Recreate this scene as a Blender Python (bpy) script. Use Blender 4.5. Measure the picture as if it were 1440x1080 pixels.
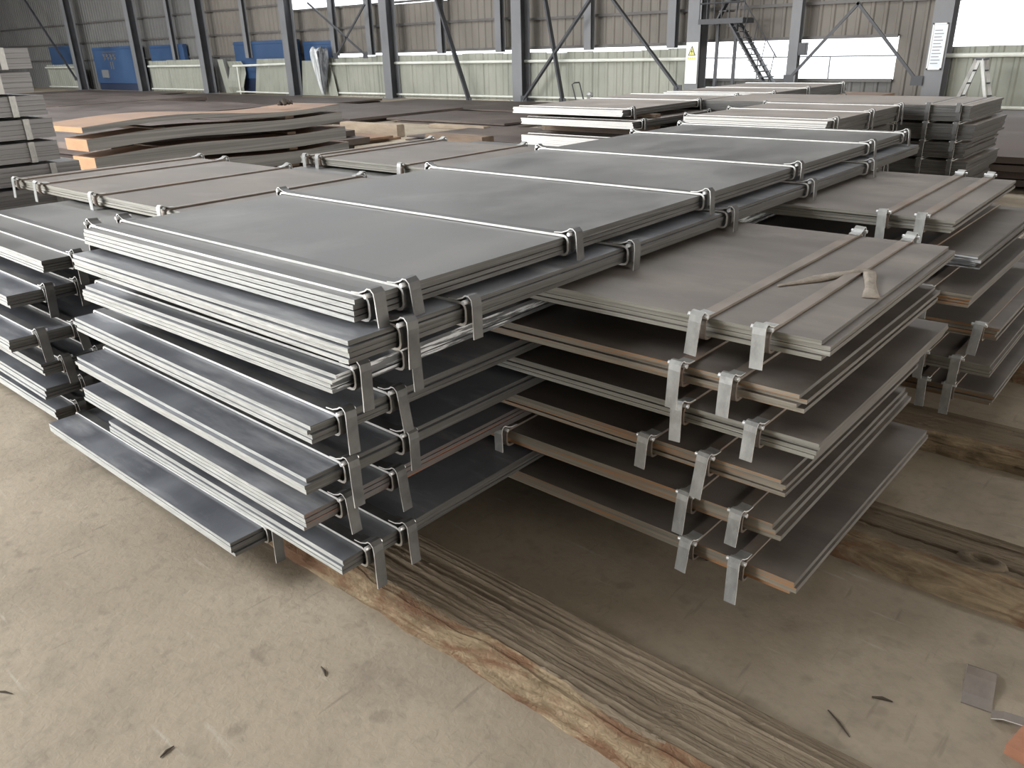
import bpy, bmesh, math, random
from mathutils import Matrix, Vector, noise as mnoise

random.seed(7)
scene = bpy.context.scene
for _o in list(bpy.data.objects):
    bpy.data.objects.remove(_o, do_unlink=True)
COL = scene.collection

# ------------------------------------------------------------------ camera
cam_d = bpy.data.cameras.new('camera')
cam = bpy.data.objects.new('camera', cam_d)
COL.objects.link(cam)
_r = Vector((0.7541265, 0.65619332, -0.0265245))
_d = Vector((0.23792506, -0.31063304, -0.92027104))
_f = Vector((-0.61211509, 0.68768993, -0.39038144))
_m = Matrix((_r, -_d, -_f)).transposed().to_4x4()
_m.translation = Vector((0, 0, 1.6))
cam.matrix_world = _m
cam_d.sensor_width = 36.0
cam_d.lens = 1118.743 / 1440 * 36.0
cam_d.clip_end = 300
scene.camera = cam

# ------------------------------------------------------------------ world, lights, exposure
world = bpy.data.worlds.new('world')
scene.world = world
world.use_nodes = True
wn = world.node_tree
wn.nodes['Background'].inputs[0].default_value = (0.93, 0.97, 1.0, 1)
wn.nodes['Background'].inputs[1].default_value = 2.6


def area(name, loc, sx, sy, direction, energy, color):
    d = bpy.data.lights.new(name, 'AREA')
    d.shape = 'RECTANGLE'
    d.size = sx
    d.size_y = sy
    d.energy = energy
    d.color = color
    o = bpy.data.objects.new(name, d)
    COL.objects.link(o)
    o.location = loc
    o.rotation_euler = Vector(direction).to_track_quat('-Z', 'Y').to_euler()
    return o


# daylight entering by the open hall door and roof lights, plus added fill lamps (set in the openings of wall and ceiling)
area('door_daylight', (-21.0, -13.9, 2.9), 20, 5.6, (0, 1, 0), 5400, (1.0, 0.985, 0.96))
area('roof_light_near', (-15.5, -6.5, 8.9), 12, 9, (0, 0, -1), 5600, (0.98, 0.99, 1.0))
area('side_fill_light', (13.9, 4.0, 2.9), 16, 5.6, (-1, 0, 0), 1000, (1.0, 0.86, 0.7))  # added warm fill lamp for the sides turned right, no known door
area('far_fill_light', (-14.0, 10.5, 8.9), 30, 3.0, (0, 0, -1), 800, (0.98, 0.99, 1.0))  # added overhead fill lamp to brighten back wall and plate tops
area('roof_light_end', (-44.0, 8.0, 8.9), 16, 6.0, (0, 0, -1), 1500, (0.98, 0.99, 1.0))

vs = scene.view_settings
vs.view_transform = 'Standard'
vs.look = 'None'
vs.gamma = 1.0
vs.use_curve_mapping = False
vs.exposure = 0.3


# ------------------------------------------------------------------ helpers
def link(o, parent=None):
    COL.objects.link(o)
    if parent is not None:
        o.parent = parent
    return o


def tag(o, label=None, cat=None, group=None, kind=None):
    if label:
        o['label'] = label
    if cat:
        o['category'] = cat
    if group:
        o['group'] = group
    if kind:
        o['kind'] = kind
    return o


def empty(name, loc=(0, 0, 0), rz=0.0):
    o = bpy.data.objects.new(name, None)
    o.empty_display_size = 0.1
    link(o)
    o.location = loc
    o.rotation_euler = (0, 0, rz)
    return o


class MB:
    """collects boxes, bars, tubes and ribbons into one mesh"""

    def __init__(self):
        self.v = []
        self.f = []
        self.m = []

    def add(self, verts, faces, mi=0):
        n = len(self.v)
        self.v += [tuple(p) for p in verts]
        for q in faces:
            self.f.append(tuple(i + n for i in q))
            self.m.append(mi)

    def box(self, x0, x1, y0, y1, z0, z1, mi=0):
        self.add([(x0, y0, z0), (x1, y0, z0), (x1, y1, z0), (x0, y1, z0),
                  (x0, y0, z1), (x1, y0, z1), (x1, y1, z1), (x0, y1, z1)],
                 [(0, 3, 2, 1), (4, 5, 6, 7), (0, 1, 5, 4), (1, 2, 6, 5), (2, 3, 7, 6), (3, 0, 4, 7)], mi)

    def bar(self, a, b, w, h, up=(0, 0, 1), mi=0):
        a = Vector(a)
        b = Vector(b)
        t = (b - a).normalized()
        s = t.cross(Vector(up))
        if s.length < 1e-4:
            s = t.cross(Vector((0, 1, 0)))
        s.normalize()
        u = s.cross(t)
        vs_ = []
        for p in (a, b):
            for i, j in ((-1, -1), (1, -1), (1, 1), (-1, 1)):
                vs_.append(p + s * (i * w / 2) + u * (j * h / 2))
        self.add(vs_, [(0, 1, 2, 3), (7, 6, 5, 4), (0, 4, 5, 1), (1, 5, 6, 2), (2, 6, 7, 3), (3, 7, 4, 0)], mi)

    def tube(self, pts, r, n=8, mi=0):
        pts = [Vector(p) for p in pts]
        rings = []
        for i, p in enumerate(pts):
            a = pts[max(i - 1, 0)]
            b = pts[min(i + 1, len(pts) - 1)]
            t = (b - a).normalized()
            s = t.cross(Vector((0, 0, 1)))
            if s.length < 1e-3:
                s = t.cross(Vector((0, 1, 0)))
            s.normalize()
            u = s.cross(t)
            rr = r[i] if isinstance(r, (list, tuple)) else r
            rings.append([p + (s * math.cos(2 * math.pi * k / n) + u * math.sin(2 * math.pi * k / n)) * rr for k in range(n)])
        vv = [q for ring in rings for q in ring]
        ff = []
        for i in range(len(rings) - 1):
            for k in range(n):
                ff.append((i * n + k, i * n + (k + 1) % n, (i + 1) * n + (k + 1) % n, (i + 1) * n + k))
        ff.append(tuple(range(n))[::-1])
        ff.append(tuple((len(rings) - 1) * n + k for k in range(n)))
        self.add(vv, ff, mi)

    def ribbon(self, prof, w, th, frame, closed=False, mi=0, edge=None):
        """prof: 2-D points (outward, up); frame(o, z, a) -> 3-D point; band of width w and thickness th"""
        n = len(prof)
        nor = []
        for i in range(n):
            a = prof[(i - 1) % n] if (closed or i > 0) else prof[i]
            b = prof[(i + 1) % n] if (closed or i < n - 1) else prof[i]
            tx, tz = b[0] - a[0], b[1] - a[1]
            l = math.hypot(tx, tz) or 1
            nor.append((-tz / l, tx / l))
        vv = []
        for (o, z), (nx, nz) in zip(prof, nor):
            for d, a in ((0, -w / 2), (0, w / 2), (th, w / 2), (th, -w / 2)):
                vv.append(frame(o + nx * d, z + nz * d, a))
        ff = []
        m = n if closed else n - 1
        for i in range(m):
            j = (i + 1) % n
            for k in range(4):
                l = (k + 1) % 4
                ff.append((i * 4 + k, i * 4 + l, j * 4 + l, j * 4 + k))
        if not closed:
            ff.append((0, 3, 2, 1))
            e = (n - 1) * 4
            ff.append((e, e + 1, e + 2, e + 3))
        self.add(vv, ff, mi)
        if edge is not None:      # the slit edges of a band are brighter metal
            base = len(self.m) - len(ff)
            for q in range(m * 4):
                if q % 4 in (1, 3):
                    self.m[base + q] = edge

    def mesh(self, name, mats, smooth=False):
        me = bpy.data.meshes.new(name)
        me.from_pydata(self.v, [], self.f)
        if not isinstance(mats, (list, tuple)):
            mats = [mats]
        for m in mats:
            me.materials.append(m)
        me.polygons.foreach_set('material_index', self.m)
        bm = bmesh.new()
        bm.from_mesh(me)
        bmesh.ops.recalc_face_normals(bm, faces=bm.faces)
        bm.to_mesh(me)
        bm.free()
        if smooth:
            me.polygons.foreach_set('use_smooth', [True] * len(me.polygons))
        me.update()
        return me

    def build(self, name, mats, parent=None, smooth=False):
        return link(bpy.data.objects.new(name, self.mesh(name, mats, smooth)), parent)


# ------------------------------------------------------------------ materials
def material(name, c1, c2, scale=(3, 3, 3), rough=(0.5, 0.65), metal=0.0, detail=6, c3=None, scale3=None, amt3=0.5,
             bump=0.0, bump_scale=None, spec=0.5, lo=0.35, hi=0.68, distort=0.0, lo3=0.52, hi3=0.72):
    """two tones mixed by noise over position, a third tone in patches, noise-driven gloss and fine relief"""
    m = bpy.data.materials.new(name)
    m.use_nodes = True
    nt = m.node_tree
    b = nt.nodes['Principled BSDF']
    geo = nt.nodes.new('ShaderNodeNewGeometry')

    def nz(sc, det=detail):
        mp = nt.nodes.new('ShaderNodeMapping')
        mp.inputs['Scale'].default_value = sc
        nt.links.new(geo.outputs['Position'], mp.inputs['Vector'])
        n = nt.nodes.new('ShaderNodeTexNoise')
        n.inputs['Scale'].default_value = 1.0
        n.inputs['Detail'].default_value = det
        n.inputs['Roughness'].default_value = 0.62
        n.inputs['Distortion'].default_value = distort
        nt.links.new(mp.outputs[0], n.inputs['Vector'])
        return n.outputs['Fac']

    def ramp(src, a, c):
        r = nt.nodes.new('ShaderNodeMapRange')
        r.inputs['From Min'].default_value = a
        r.inputs['From Max'].default_value = c
        nt.links.new(src, r.inputs['Value'])
        return r.outputs[0]

    def mix(fac, a, c):
        x = nt.nodes.new('ShaderNodeMix')
        x.data_type = 'RGBA'
        nt.links.new(fac, x.inputs[0])
        for s, val in ((6, a), (7, c)):
            if isinstance(val, tuple):
                x.inputs[s].default_value = (*val, 1)
            else:
                nt.links.new(val, x.inputs[s])
        return x.outputs[2]

    n1 = nz(scale)
    f1 = ramp(n1, lo, hi)
    col = mix(f1, c1, c2)
    if c3:
        n3 = nz(scale3 or scale)
        f3 = ramp(n3, lo3, hi3)
        mm = nt.nodes.new('ShaderNodeMath')
        mm.operation = 'MULTIPLY'
        mm.inputs[1].default_value = amt3
        nt.links.new(f3, mm.inputs[0])
        col = mix(mm.outputs[0], col, c3)
    nt.links.new(col, b.inputs['Base Color'])
    rr = nt.nodes.new('ShaderNodeMapRange')
    rr.inputs['To Min'].default_value = rough[0]
    rr.inputs['To Max'].default_value = rough[1]
    nt.links.new(f1, rr.inputs['Value'])
    nt.links.new(rr.outputs[0], b.inputs['Roughness'])
    b.inputs['Metallic'].default_value = metal
    b.inputs['Specular IOR Level'].default_value = spec
    if bump:
        bn = nz(bump_scale or scale)
        bp = nt.nodes.new('ShaderNodeBump')
        bp.inputs['Strength'].default_value = bump
        bp.inputs['Distance'].default_value = 0.01
        nt.links.new(bn, bp.inputs['Height'])
        nt.links.new(bp.outputs[0], b.inputs['Normal'])
    return m


M = {}
def concrete():
    m = material('concrete', (0.27, 0.225, 0.167), (0.38, 0.326, 0.25), (1.1, 1.1, 1.1), (0.68, 0.85), c3=(0.2, 0.17, 0.132),
                 scale3=(3.2, 3.2, 3.2), amt3=0.55, bump=0.3, bump_scale=(45, 45, 45), detail=10, spec=0.3, distort=0.5)
    nt = m.node_tree
    b = nt.nodes['Principled BSDF']
    src = b.inputs['Base Color'].links[0].from_socket
    geo = nt.nodes.new('ShaderNodeNewGeometry')

    def layer(src, sc, rot, lo, hi, amt, col, det=4):
        mp = nt.nodes.new('ShaderNodeMapping')
        mp.inputs['Scale'].default_value = sc
        mp.inputs['Rotation'].default_value = (0, 0, rot)
        nt.links.new(geo.outputs['Position'], mp.inputs['Vector'])
        n = nt.nodes.new('ShaderNodeTexNoise')
        n.inputs['Scale'].default_value = 1.0
        n.inputs['Detail'].default_value = det
        nt.links.new(mp.outputs[0], n.inputs['Vector'])
        r = nt.nodes.new('ShaderNodeMapRange')
        r.inputs['From Min'].default_value = lo
        r.inputs['From Max'].default_value = hi
        r.inputs['To Max'].default_value = amt
        nt.links.new(n.outputs['Fac'], r.inputs['Value'])
        x = nt.nodes.new('ShaderNodeMix')
        x.data_type = 'RGBA'
        nt.links.new(r.outputs[0], x.inputs[0])
        nt.links.new(src, x.inputs[6])
        x.inputs[7].default_value = (*col, 1)
        return x.outputs[2]

    c = layer(src, (11, 11, 11), 0.0, 0.62, 0.72, 0.42, (0.16, 0.135, 0.105), 2)      # round oil spots
    c = layer(c, (26, 26, 26), 0.3, 0.5, 0.75, 0.38, (0.19, 0.165, 0.135), 8)          # fine grit
    c = layer(c, (3, 34, 5), 0.9, 0.66, 0.76, 0.4, (0.5, 0.46, 0.4), 3)              # pale scrapes
    c = layer(c, (34, 4, 5), 0.35, 0.66, 0.74, 0.45, (0.17, 0.145, 0.115), 3)         # dark scrapes
    nt.links.new(c, b.inputs['Base Color'])
    return m


M['concrete'] = concrete()
M['mill_long'] = material('mill_scale_steel_along', (0.105, 0.105, 0.105), (0.185, 0.182, 0.176), (3.5, 1.6, 4), (0.42, 0.58), metal=0.2,
                          c3=(0.3, 0.292, 0.28), scale3=(1.4, 1.0, 2), amt3=0.5, bump=0.05, bump_scale=(10, 2, 10))
M['mill_blue'] = material('blue_mill_scale_steel', (0.115, 0.123, 0.142), (0.21, 0.22, 0.24), (4, 1.8, 4), (0.34, 0.5), metal=0.3,
                          c3=(0.46, 0.465, 0.475), scale3=(1.8, 9, 2), amt3=0.6, lo3=0.53, hi3=0.72, bump=0.06, bump_scale=(9, 3, 9))  # the pale streaks paint bands of reflected light into the colour
M['mill_cross'] = material('dusty_brown_steel', (0.112, 0.097, 0.085), (0.205, 0.18, 0.158), (1.5, 4.5, 4), (0.48, 0.64), metal=0.12,
                           c3=(0.27, 0.235, 0.205), scale3=(1.5, 2.5, 2), amt3=0.55, bump=0.05, bump_scale=(2, 10, 10))
M['cut_edge'] = material('bright_cut_edge', (0.36, 0.37, 0.36), (0.56, 0.57, 0.55), (9, 9, 120), (0.45, 0.6), metal=0.15,
                         c3=(0.2, 0.2, 0.195), scale3=(14, 14, 160), amt3=0.5, bump=0.15, bump_scale=(30, 30, 200))
M['rolled_edge'] = material('rolled_plate_edge', (0.07, 0.069, 0.066), (0.115, 0.113, 0.108), (3, 3, 120), (0.4, 0.55), metal=0.3,
                            c3=(0.24, 0.243, 0.24), scale3=(2.5, 2.5, 150), amt3=0.5)
M['shiny_edge'] = material('fresh_plate_edge', (0.1, 0.105, 0.11), (0.2, 0.21, 0.22), (5, 5, 60), (0.3, 0.45), metal=0.4,
                           c3=(0.75, 0.78, 0.8), scale3=(4, 5, 75), amt3=1.0, lo3=0.51, hi3=0.57)
M['tan_edge'] = material('oxidised_tan_edge', (0.2, 0.185, 0.155), (0.32, 0.29, 0.23), (3, 3, 130), (0.45, 0.6), metal=0.15,
                         c3=(0.42, 0.2, 0.075), scale3=(2.2, 2.2, 110), amt3=0.95, lo3=0.5, hi3=0.64)
M['olive_edge'] = material('grey_olive_edge', (0.2, 0.195, 0.17), (0.33, 0.32, 0.28), (3, 3, 130), (0.42, 0.58), metal=0.2,
                           c3=(0.55, 0.56, 0.53), scale3=(4, 4, 140), amt3=0.6, lo3=0.56)
M['rust_edge'] = material('orange_rust_edge', (0.09, 0.085, 0.085), (0.14, 0.12, 0.11), (3, 3, 120), (0.5, 0.6), metal=0.2,
                          c3=(0.34, 0.12, 0.04), scale3=(1.8, 1.8, 95), amt3=0.9, lo3=0.57, hi3=0.64)
M['strap'] = material('bright_steel_strap', (0.42, 0.42, 0.41), (0.6, 0.6, 0.58), (20, 20, 20), (0.32, 0.5), metal=0.35, c3=(0.3, 0.3, 0.3), scale3=(40, 40, 40), amt3=0.3)
M['strap_face'] = material('strap_face_steel', (0.075, 0.075, 0.076), (0.13, 0.129, 0.126), (12, 12, 12), (0.4, 0.55), metal=0.25)
M['slit_edge'] = material('bright_slit_edge', (0.6, 0.6, 0.58), (0.78, 0.78, 0.76), (30, 30, 30), (0.35, 0.5), metal=0.2)
M['strap_dusty'] = material('dusty_steel_strap', (0.16, 0.135, 0.115), (0.25, 0.215, 0.185), (12, 6, 12), (0.45, 0.6), metal=0.15, c3=(0.22, 0.12, 0.07), scale3=(4, 3, 4), amt3=0.7)
M['tail'] = material('grey_strap_end', (0.3, 0.305, 0.3), (0.44, 0.45, 0.44), (25, 25, 12), (0.35, 0.5), metal=0.35, c3=(0.55, 0.56, 0.55), scale3=(60, 60, 30), amt3=0.4)
M['zinc'] = material('zinc_seal', (0.6, 0.61, 0.62), (0.85, 0.86, 0.86), (80, 80, 80), (0.25, 0.4), metal=0.4)
M['timber'] = material('old_timber', (0.14, 0.111, 0.078), (0.25, 0.202, 0.146), (1.6, 11, 11), (0.8, 0.94), c3=(0.09, 0.07, 0.05), scale3=(5, 30, 30), amt3=0.6,
                       bump=0.8, bump_scale=(28, 75, 75), detail=12, spec=0.12, distort=0.9)
M['timber_red'] = material('split_timber_face', (0.15, 0.112, 0.07), (0.36, 0.282, 0.182), (5, 24, 24), (0.8, 0.94), c3=(0.15, 0.078, 0.046), scale3=(2.6, 5, 9), amt3=0.85,
                           bump=0.9, bump_scale=(40, 70, 70), detail=12, spec=0.12, distort=1.0, lo3=0.47, hi3=0.57)
M['wall_sheet'] = material('beige_wall_sheet', (0.16, 0.146, 0.128), (0.205, 0.189, 0.167), (0.8, 0.8, 0.5), (0.55, 0.7), spec=0.3)
M['wall_grey'] = material('grey_wall_sheet', (0.12, 0.12, 0.118), (0.16, 0.16, 0.155), (0.5, 0.5, 0.4), (0.55, 0.7), spec=0.3)
M['fence_sheet'] = material('pale_green_sheet', (0.255, 0.265, 0.228), (0.34, 0.347, 0.298), (0.9, 0.9, 0.5), (0.5, 0.65), spec=0.3, c3=(0.21, 0.215, 0.18), scale3=(3, 3, 0.6), amt3=0.4)
M['column_grey'] = material('grey_painted_steel', (0.15, 0.155, 0.165), (0.2, 0.205, 0.215), (1, 1, 0.5), (0.45, 0.6), spec=0.4)
M['dark_steel'] = material('dark_painted_steel', (0.035, 0.037, 0.043), (0.06, 0.062, 0.07), (2, 2, 2), (0.5, 0.6))
M['girt'] = material('girt_steel', (0.085, 0.08, 0.078), (0.12, 0.115, 0.11), (2, 2, 2), (0.5, 0.6))
M['ceiling'] = material('ceiling_sheet', (0.2, 0.2, 0.2), (0.26, 0.26, 0.26), (0.3, 0.3, 0.3), (0.6, 0.7))
M['pipe'] = material('pale_pipe', (0.6, 0.62, 0.57), (0.75, 0.76, 0.7), (2, 2, 2), (0.4, 0.5))
M['blue'] = material('blue_enamel', (0.028, 0.062, 0.14), (0.045, 0.095, 0.2), (0.4, 0.4, 0.4), (0.4, 0.55))
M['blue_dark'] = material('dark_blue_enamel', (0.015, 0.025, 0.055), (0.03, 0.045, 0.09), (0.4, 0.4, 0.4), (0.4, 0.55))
M['white'] = material('white_board', (0.72, 0.72, 0.7), (0.8, 0.8, 0.78), (1, 1, 1), (0.5, 0.6))
M['pale_board'] = material('pale_notice', (0.6, 0.66, 0.75), (0.72, 0.74, 0.74), (1.5, 1.5, 3), (0.35, 0.45))
M['yellow'] = material('sign_yellow', (0.62, 0.6, 0.16), (0.7, 0.67, 0.22), (5, 5, 5), (0.5, 0.6))
M['black'] = material('sign_black', (0.02, 0.02, 0.02), (0.03, 0.03, 0.03), (5, 5, 5), (0.5, 0.6))
M['aluminium'] = material('aluminium', (0.42, 0.42, 0.41), (0.56, 0.56, 0.54), (4, 4, 4), (0.35, 0.5), metal=0.4)
M['rust_top'] = material('rust_brown_plate', (0.15, 0.088, 0.055), (0.27, 0.165, 0.1), (0.9, 2.2, 1), (0.55, 0.7), c3=(0.17, 0.13, 0.11), scale3=(1, 1, 1), amt3=0.5)
M['rust_end'] = material('orange_cut_end', (0.25, 0.125, 0.058), (0.34, 0.18, 0.085), (4, 4, 14), (0.6, 0.7))
M['layer_side'] = material('layered_grey_side', (0.16, 0.16, 0.16), (0.27, 0.268, 0.26), (0.4, 0.4, 55), (0.5, 0.6), metal=0.2, lo=0.42, hi=0.58)
M['sheet_side'] = material('stacked_sheet_side', (0.2, 0.2, 0.208), (0.29, 0.29, 0.3), (0.6, 0.6, 110), (0.5, 0.6), metal=0.15, lo=0.4, hi=0.6)
M['rusty_dark'] = material('dull_rusted_sheet', (0.055, 0.042, 0.036), (0.115, 0.09, 0.08), (0.6, 0.9, 1), (0.5, 0.68), metal=0.1, c3=(0.2, 0.17, 0.15), scale3=(0.5, 0.5, 0.5), amt3=0.4)
M['wood_pale'] = material('pale_board_wood', (0.24, 0.19, 0.14), (0.36, 0.295, 0.22), (2, 8, 8), (0.7, 0.8))
M['wood_dark'] = material('dark_block_wood', (0.12, 0.085, 0.06), (0.2, 0.145, 0.105), (2, 8, 8), (0.7, 0.8))
M['cloth'] = material('dusty_rag_cloth', (0.2, 0.17, 0.14), (0.33, 0.285, 0.235), (30, 30, 30), (0.8, 0.95), c3=(0.24, 0.22, 0.18), scale3=(14, 14, 14), amt3=0.7, bump=0.4, bump_scale=(120, 120, 120))
M['film'] = material('cloudy_plastic_film', (0.3, 0.32, 0.34), (0.7, 0.72, 0.72), (9, 9, 1.2), (0.2, 0.35))
M['film_dark'] = material('black_plastic_film', (0.03, 0.032, 0.036), (0.16, 0.17, 0.18), (9, 9, 1.2), (0.2, 0.35))
M['twig'] = material('dark_splinter', (0.035, 0.028, 0.022), (0.07, 0.055, 0.04), (20, 20, 20), (0.8, 0.9))
M['brick_red'] = material('fired_brick_red', (0.33, 0.15, 0.09), (0.42, 0.2, 0.12), (15, 15, 15), (0.8, 0.9))

# ------------------------------------------------------------------ the hall: floor, ceiling, walls
YW = 20.8
mb = MB()
mb.box(-64, 14, -14.2, 21.0, -0.2, 0.0)
tag(mb.build('floor', M['concrete']), kind='structure')
mb = MB()
mb.box(-64, 14, 21.0, 60, -0.25, -0.05)
tag(mb.build('yard_ground', M['white']), kind='structure')

# ceiling with the roof-light openings left free
mb = MB()
holes = [(-21.5, -9.5, -11, -2), (-29, 1, 9, 12), (-52, -36, 5, 11)]
xs = sorted({-64, 14, *[h[0] for h in holes], *[h[1] for h in holes]})
ys = sorted({-14.2, YW + 0.2, *[h[2] for h in holes], *[h[3] for h in holes]})
for i in range(len(xs) - 1):
    for j in range(len(ys) - 1):
        cx, cy = (xs[i] + xs[i + 1]) / 2, (ys[j] + ys[j + 1]) / 2
        if not any(h[0] < cx < h[1] and h[2] < cy < h[3] for h in holes):
            mb.box(xs[i], xs[i + 1], ys[j], ys[j + 1], 9.0, 9.1)
tag(mb.build('ceiling', M['ceiling']), kind='structure')
mb = MB()
mb.box(-64.2, -64, -14.2, YW + 0.2, 0, 9.0)
tag(mb.build('wall_left', M['wall_grey']), kind='structure')
mb = MB()
mb.box(14, 14.2, -14.2, -4.1, 0, 9.0)
mb.box(14, 14.2, 12.1, YW + 0.2, 0, 9.0)
mb.box(14, 14.2, -4.1, 12.1, 5.8, 9.0)
tag(mb.build('wall_right', M['wall_grey']), kind='structure')
mb = MB()  # front wall behind the camera with the open hall door
mb.box(-64, -31.2, -14.2, -14, 0, 9)
mb.box(-10.8, 14, -14.2, -14, 0, 9)
mb.box(-31.2, -10.8, -14.2, -14, 5.9, 9)
tag(mb.build('wall_front', M['wall_sheet']), kind='structure')


def corrugated(x0, x1, z0, z1, y, pitch=0.3, depth=0.035, bow=None):
    """trapezoid-ribbed sheet with thickness, facing -y"""
    m = MB()
    pts = []
    n = max(1, round((x1 - x0) / pitch))
    p = (x1 - x0) / n
    for i in range(n):
        a = x0 + i * p
        pts += [(a, 0), (a + p * 0.6, 0), (a + p * 0.7, -depth), (a + p * 0.9, -depth)]
    pts.append((x1, 0))
    rows = [z0, z1] if not bow else [z0 + (z1 - z0) * k / 5 for k in range(6)]
    v = []
    for z in rows:
        t = (z - z0) / (z1 - z0)
        for (a, d) in pts:
            dx, dy = bow(t, (a - x0) / (x1 - x0)) if bow else (0, 0)
            v.append((a + dx, y + d + dy, z))
    k = len(pts)
    f = []
    for r in range(len(rows) - 1):
        for i in range(k - 1):
            f.append((r * k + i, r * k + i + 1, (r + 1) * k + i + 1, (r + 1) * k + i))
    nb = len(v)
    v += [(a, b + 0.006, c) for a, b, c in v]
    f += [tuple(q + nb for q in reversed(ff)) for ff in f]
    m.add(v, f)
    return m


wall = empty('wall_back', (-25, YW, 0))
tag(wall, kind='structure')


def wpart(name, m, mat):
    o = m.build(name, mat, wall)
    o.matrix_parent_inverse = Matrix.Translation((25, -YW, 0))
    return o


# upper wall sheets, bay by bay (x0, x1, z0, z1)
for (a, b, z0, z1, mt) in [(-64, -55.8, 1.55, 9, 'wall_grey'), (-55.8, -49.9, 1.55, 9, 'wall_grey'), (-49.9, -43.3, 1.55, 9, 'wall_grey'),
                           (-43.3, -36.8, 1.55, 9, 'wall_grey'), (-36.8, -29.9, 1.55, 9, 'wall_sheet'), (-29.9, -24.0, 1.52, 3.16, 'wall_sheet'),
                           (-24.0, -17.7, 1.5, 3.08, 'wall_sheet'), (-29.9, -17.7, 5.0, 9, 'wall_sheet'), (-20.9, -17.7, 3.08, 5.0, 'wall_sheet'),
                           (-17.7, -11.5, 1.5, 9, 'wall_sheet'),
                           (-11.5, -6.35, 1.59, 9, 'wall_sheet'), (-11.5, -6.35, 0.0, 0.66, 'wall_grey'), (-6.35, -5.2, 0.0, 9, 'wall_sheet'),
                           (-64, -49.9, 0.0, 1.55, 'wall_grey'), (-49.9, -36.8, 0.0, 1.55, 'wall_grey'), (-36.8, -27.9, 0.0, 1.55, 'wall_grey'), (-5.2, 1.2, 2.3, 9, 'wall_sheet'), (1.2, 7, 0, 9, 'wall_sheet'), (7, 14, 0, 9, 'wall_sheet')]:
    wpart('panel', corrugated(a, b, z0, z1, YW), M[mt])
for (a, b, z) in [(-64, -17.7, 2.42), (-17.7, -6.35, 2.36), (-6.35, 14, 2.33), (-64, -29.9, 3.4), (-20.9, 14, 3.3),
                  (-64, -11.5, 1.55), (-29.9, -17.7, 3.14), (-11.5, -6.35, 1.6), (-11.5, -6.35, 0.64), (-5.2, 1.2, 2.29)]:
    g = MB()
    g.box(a, b, YW - 0.11, YW - 0.045, z - 0.035, z + 0.035)
    wpart('girt', g, M['girt'])

# secondary posts carrying the wall
for i, (x, txt) in enumerate([(-38.9, 'behind the blue panels at left'), (-32.6, 'left of the hanging plastic bag'), (-26.6, 'behind the hanging plastic bag'), (-24.5, 'slim, beside the column with cross ties'),
                              (-20.85, 'above the notched fence sheet'), (-18.2, 'close to the left of the column behind the white plate ends'), (-14.75, 'behind the crossed braces'), (-12.0, 'close to the left of the warning sign'), (-8.6, 'carrying a small box in the wide opening')]):
    r = empty('wall_post', (x, 20.35, 0))
    tag(r, 'dark blue-grey wall post ' + txt, 'post', 'wall posts between the columns')
    lowz = 1.45 if x < -10 else 0.0
    m = MB()
    m.box(-0.12, 0.12, -0.1, -0.085, lowz, 9)
    m.box(-0.12, 0.12, 0.085, 0.1, lowz, 9)
    m.build('flange', M['column_grey'], r)
    m = MB()
    m.box(-0.012, 0.012, -0.085, 0.085, lowz, 9)
    m.build('web', M['dark_steel'], r)
    if x == -8.6:
        m = MB()
        m.box(0.14, 0.34, -0.12, -0.02, 1.22, 1.5)
        m.box(0.16, 0.32, -0.13, -0.12, 1.24, 1.48)
        m.build('junction_box', M['dark_steel'], r)

# main steel columns
for i, (x, txt) in enumerate([(-5.25, 'wearing a tall pale notice board'), (-11.1, 'wearing a yellow triangle warning board'), (-17.1, 'rising behind the white-ended plate stack'),
                              (-23.15, 'standing left of the notched fence sheet'), (-29.1, 'just left of the hanging plastic bag'), (-35.7, 'right of the three pale upright sheets'),
                              (-42.1, 'right of the blue machine with lettering'), (-49.3, 'left of the blue machine with lettering')]):
    r = empty('steel_column', (x, 20.0, 0))
    tag(r, 'tall grey steel column ' + txt, 'column', 'main columns along the back wall')
    for y0, y1 in ((-0.15, -0.13), (0.25, 0.27)):
        m = MB()
        m.box(-0.19, 0.19, y0, y1, 0.02, 9)
        m.build('flange', M['column_grey'], r)
    m = MB()
    m.box(-0.012, 0.012, -0.13, 0.25, 0.02, 9)
    m.build('web', M['dark_steel'], r)
    m = MB()
    m.box(-0.3, 0.3, -0.25, 0.37, 0.0, 0.02)
    for sx in (-0.25, 0.25):
        for sy in (-0.2, 0.32):
            m.tube([(sx, sy, 0.02), (sx, sy, 0.07)], 0.018, 6)
    m.build('base_plate', M['column_grey'], r)

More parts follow.
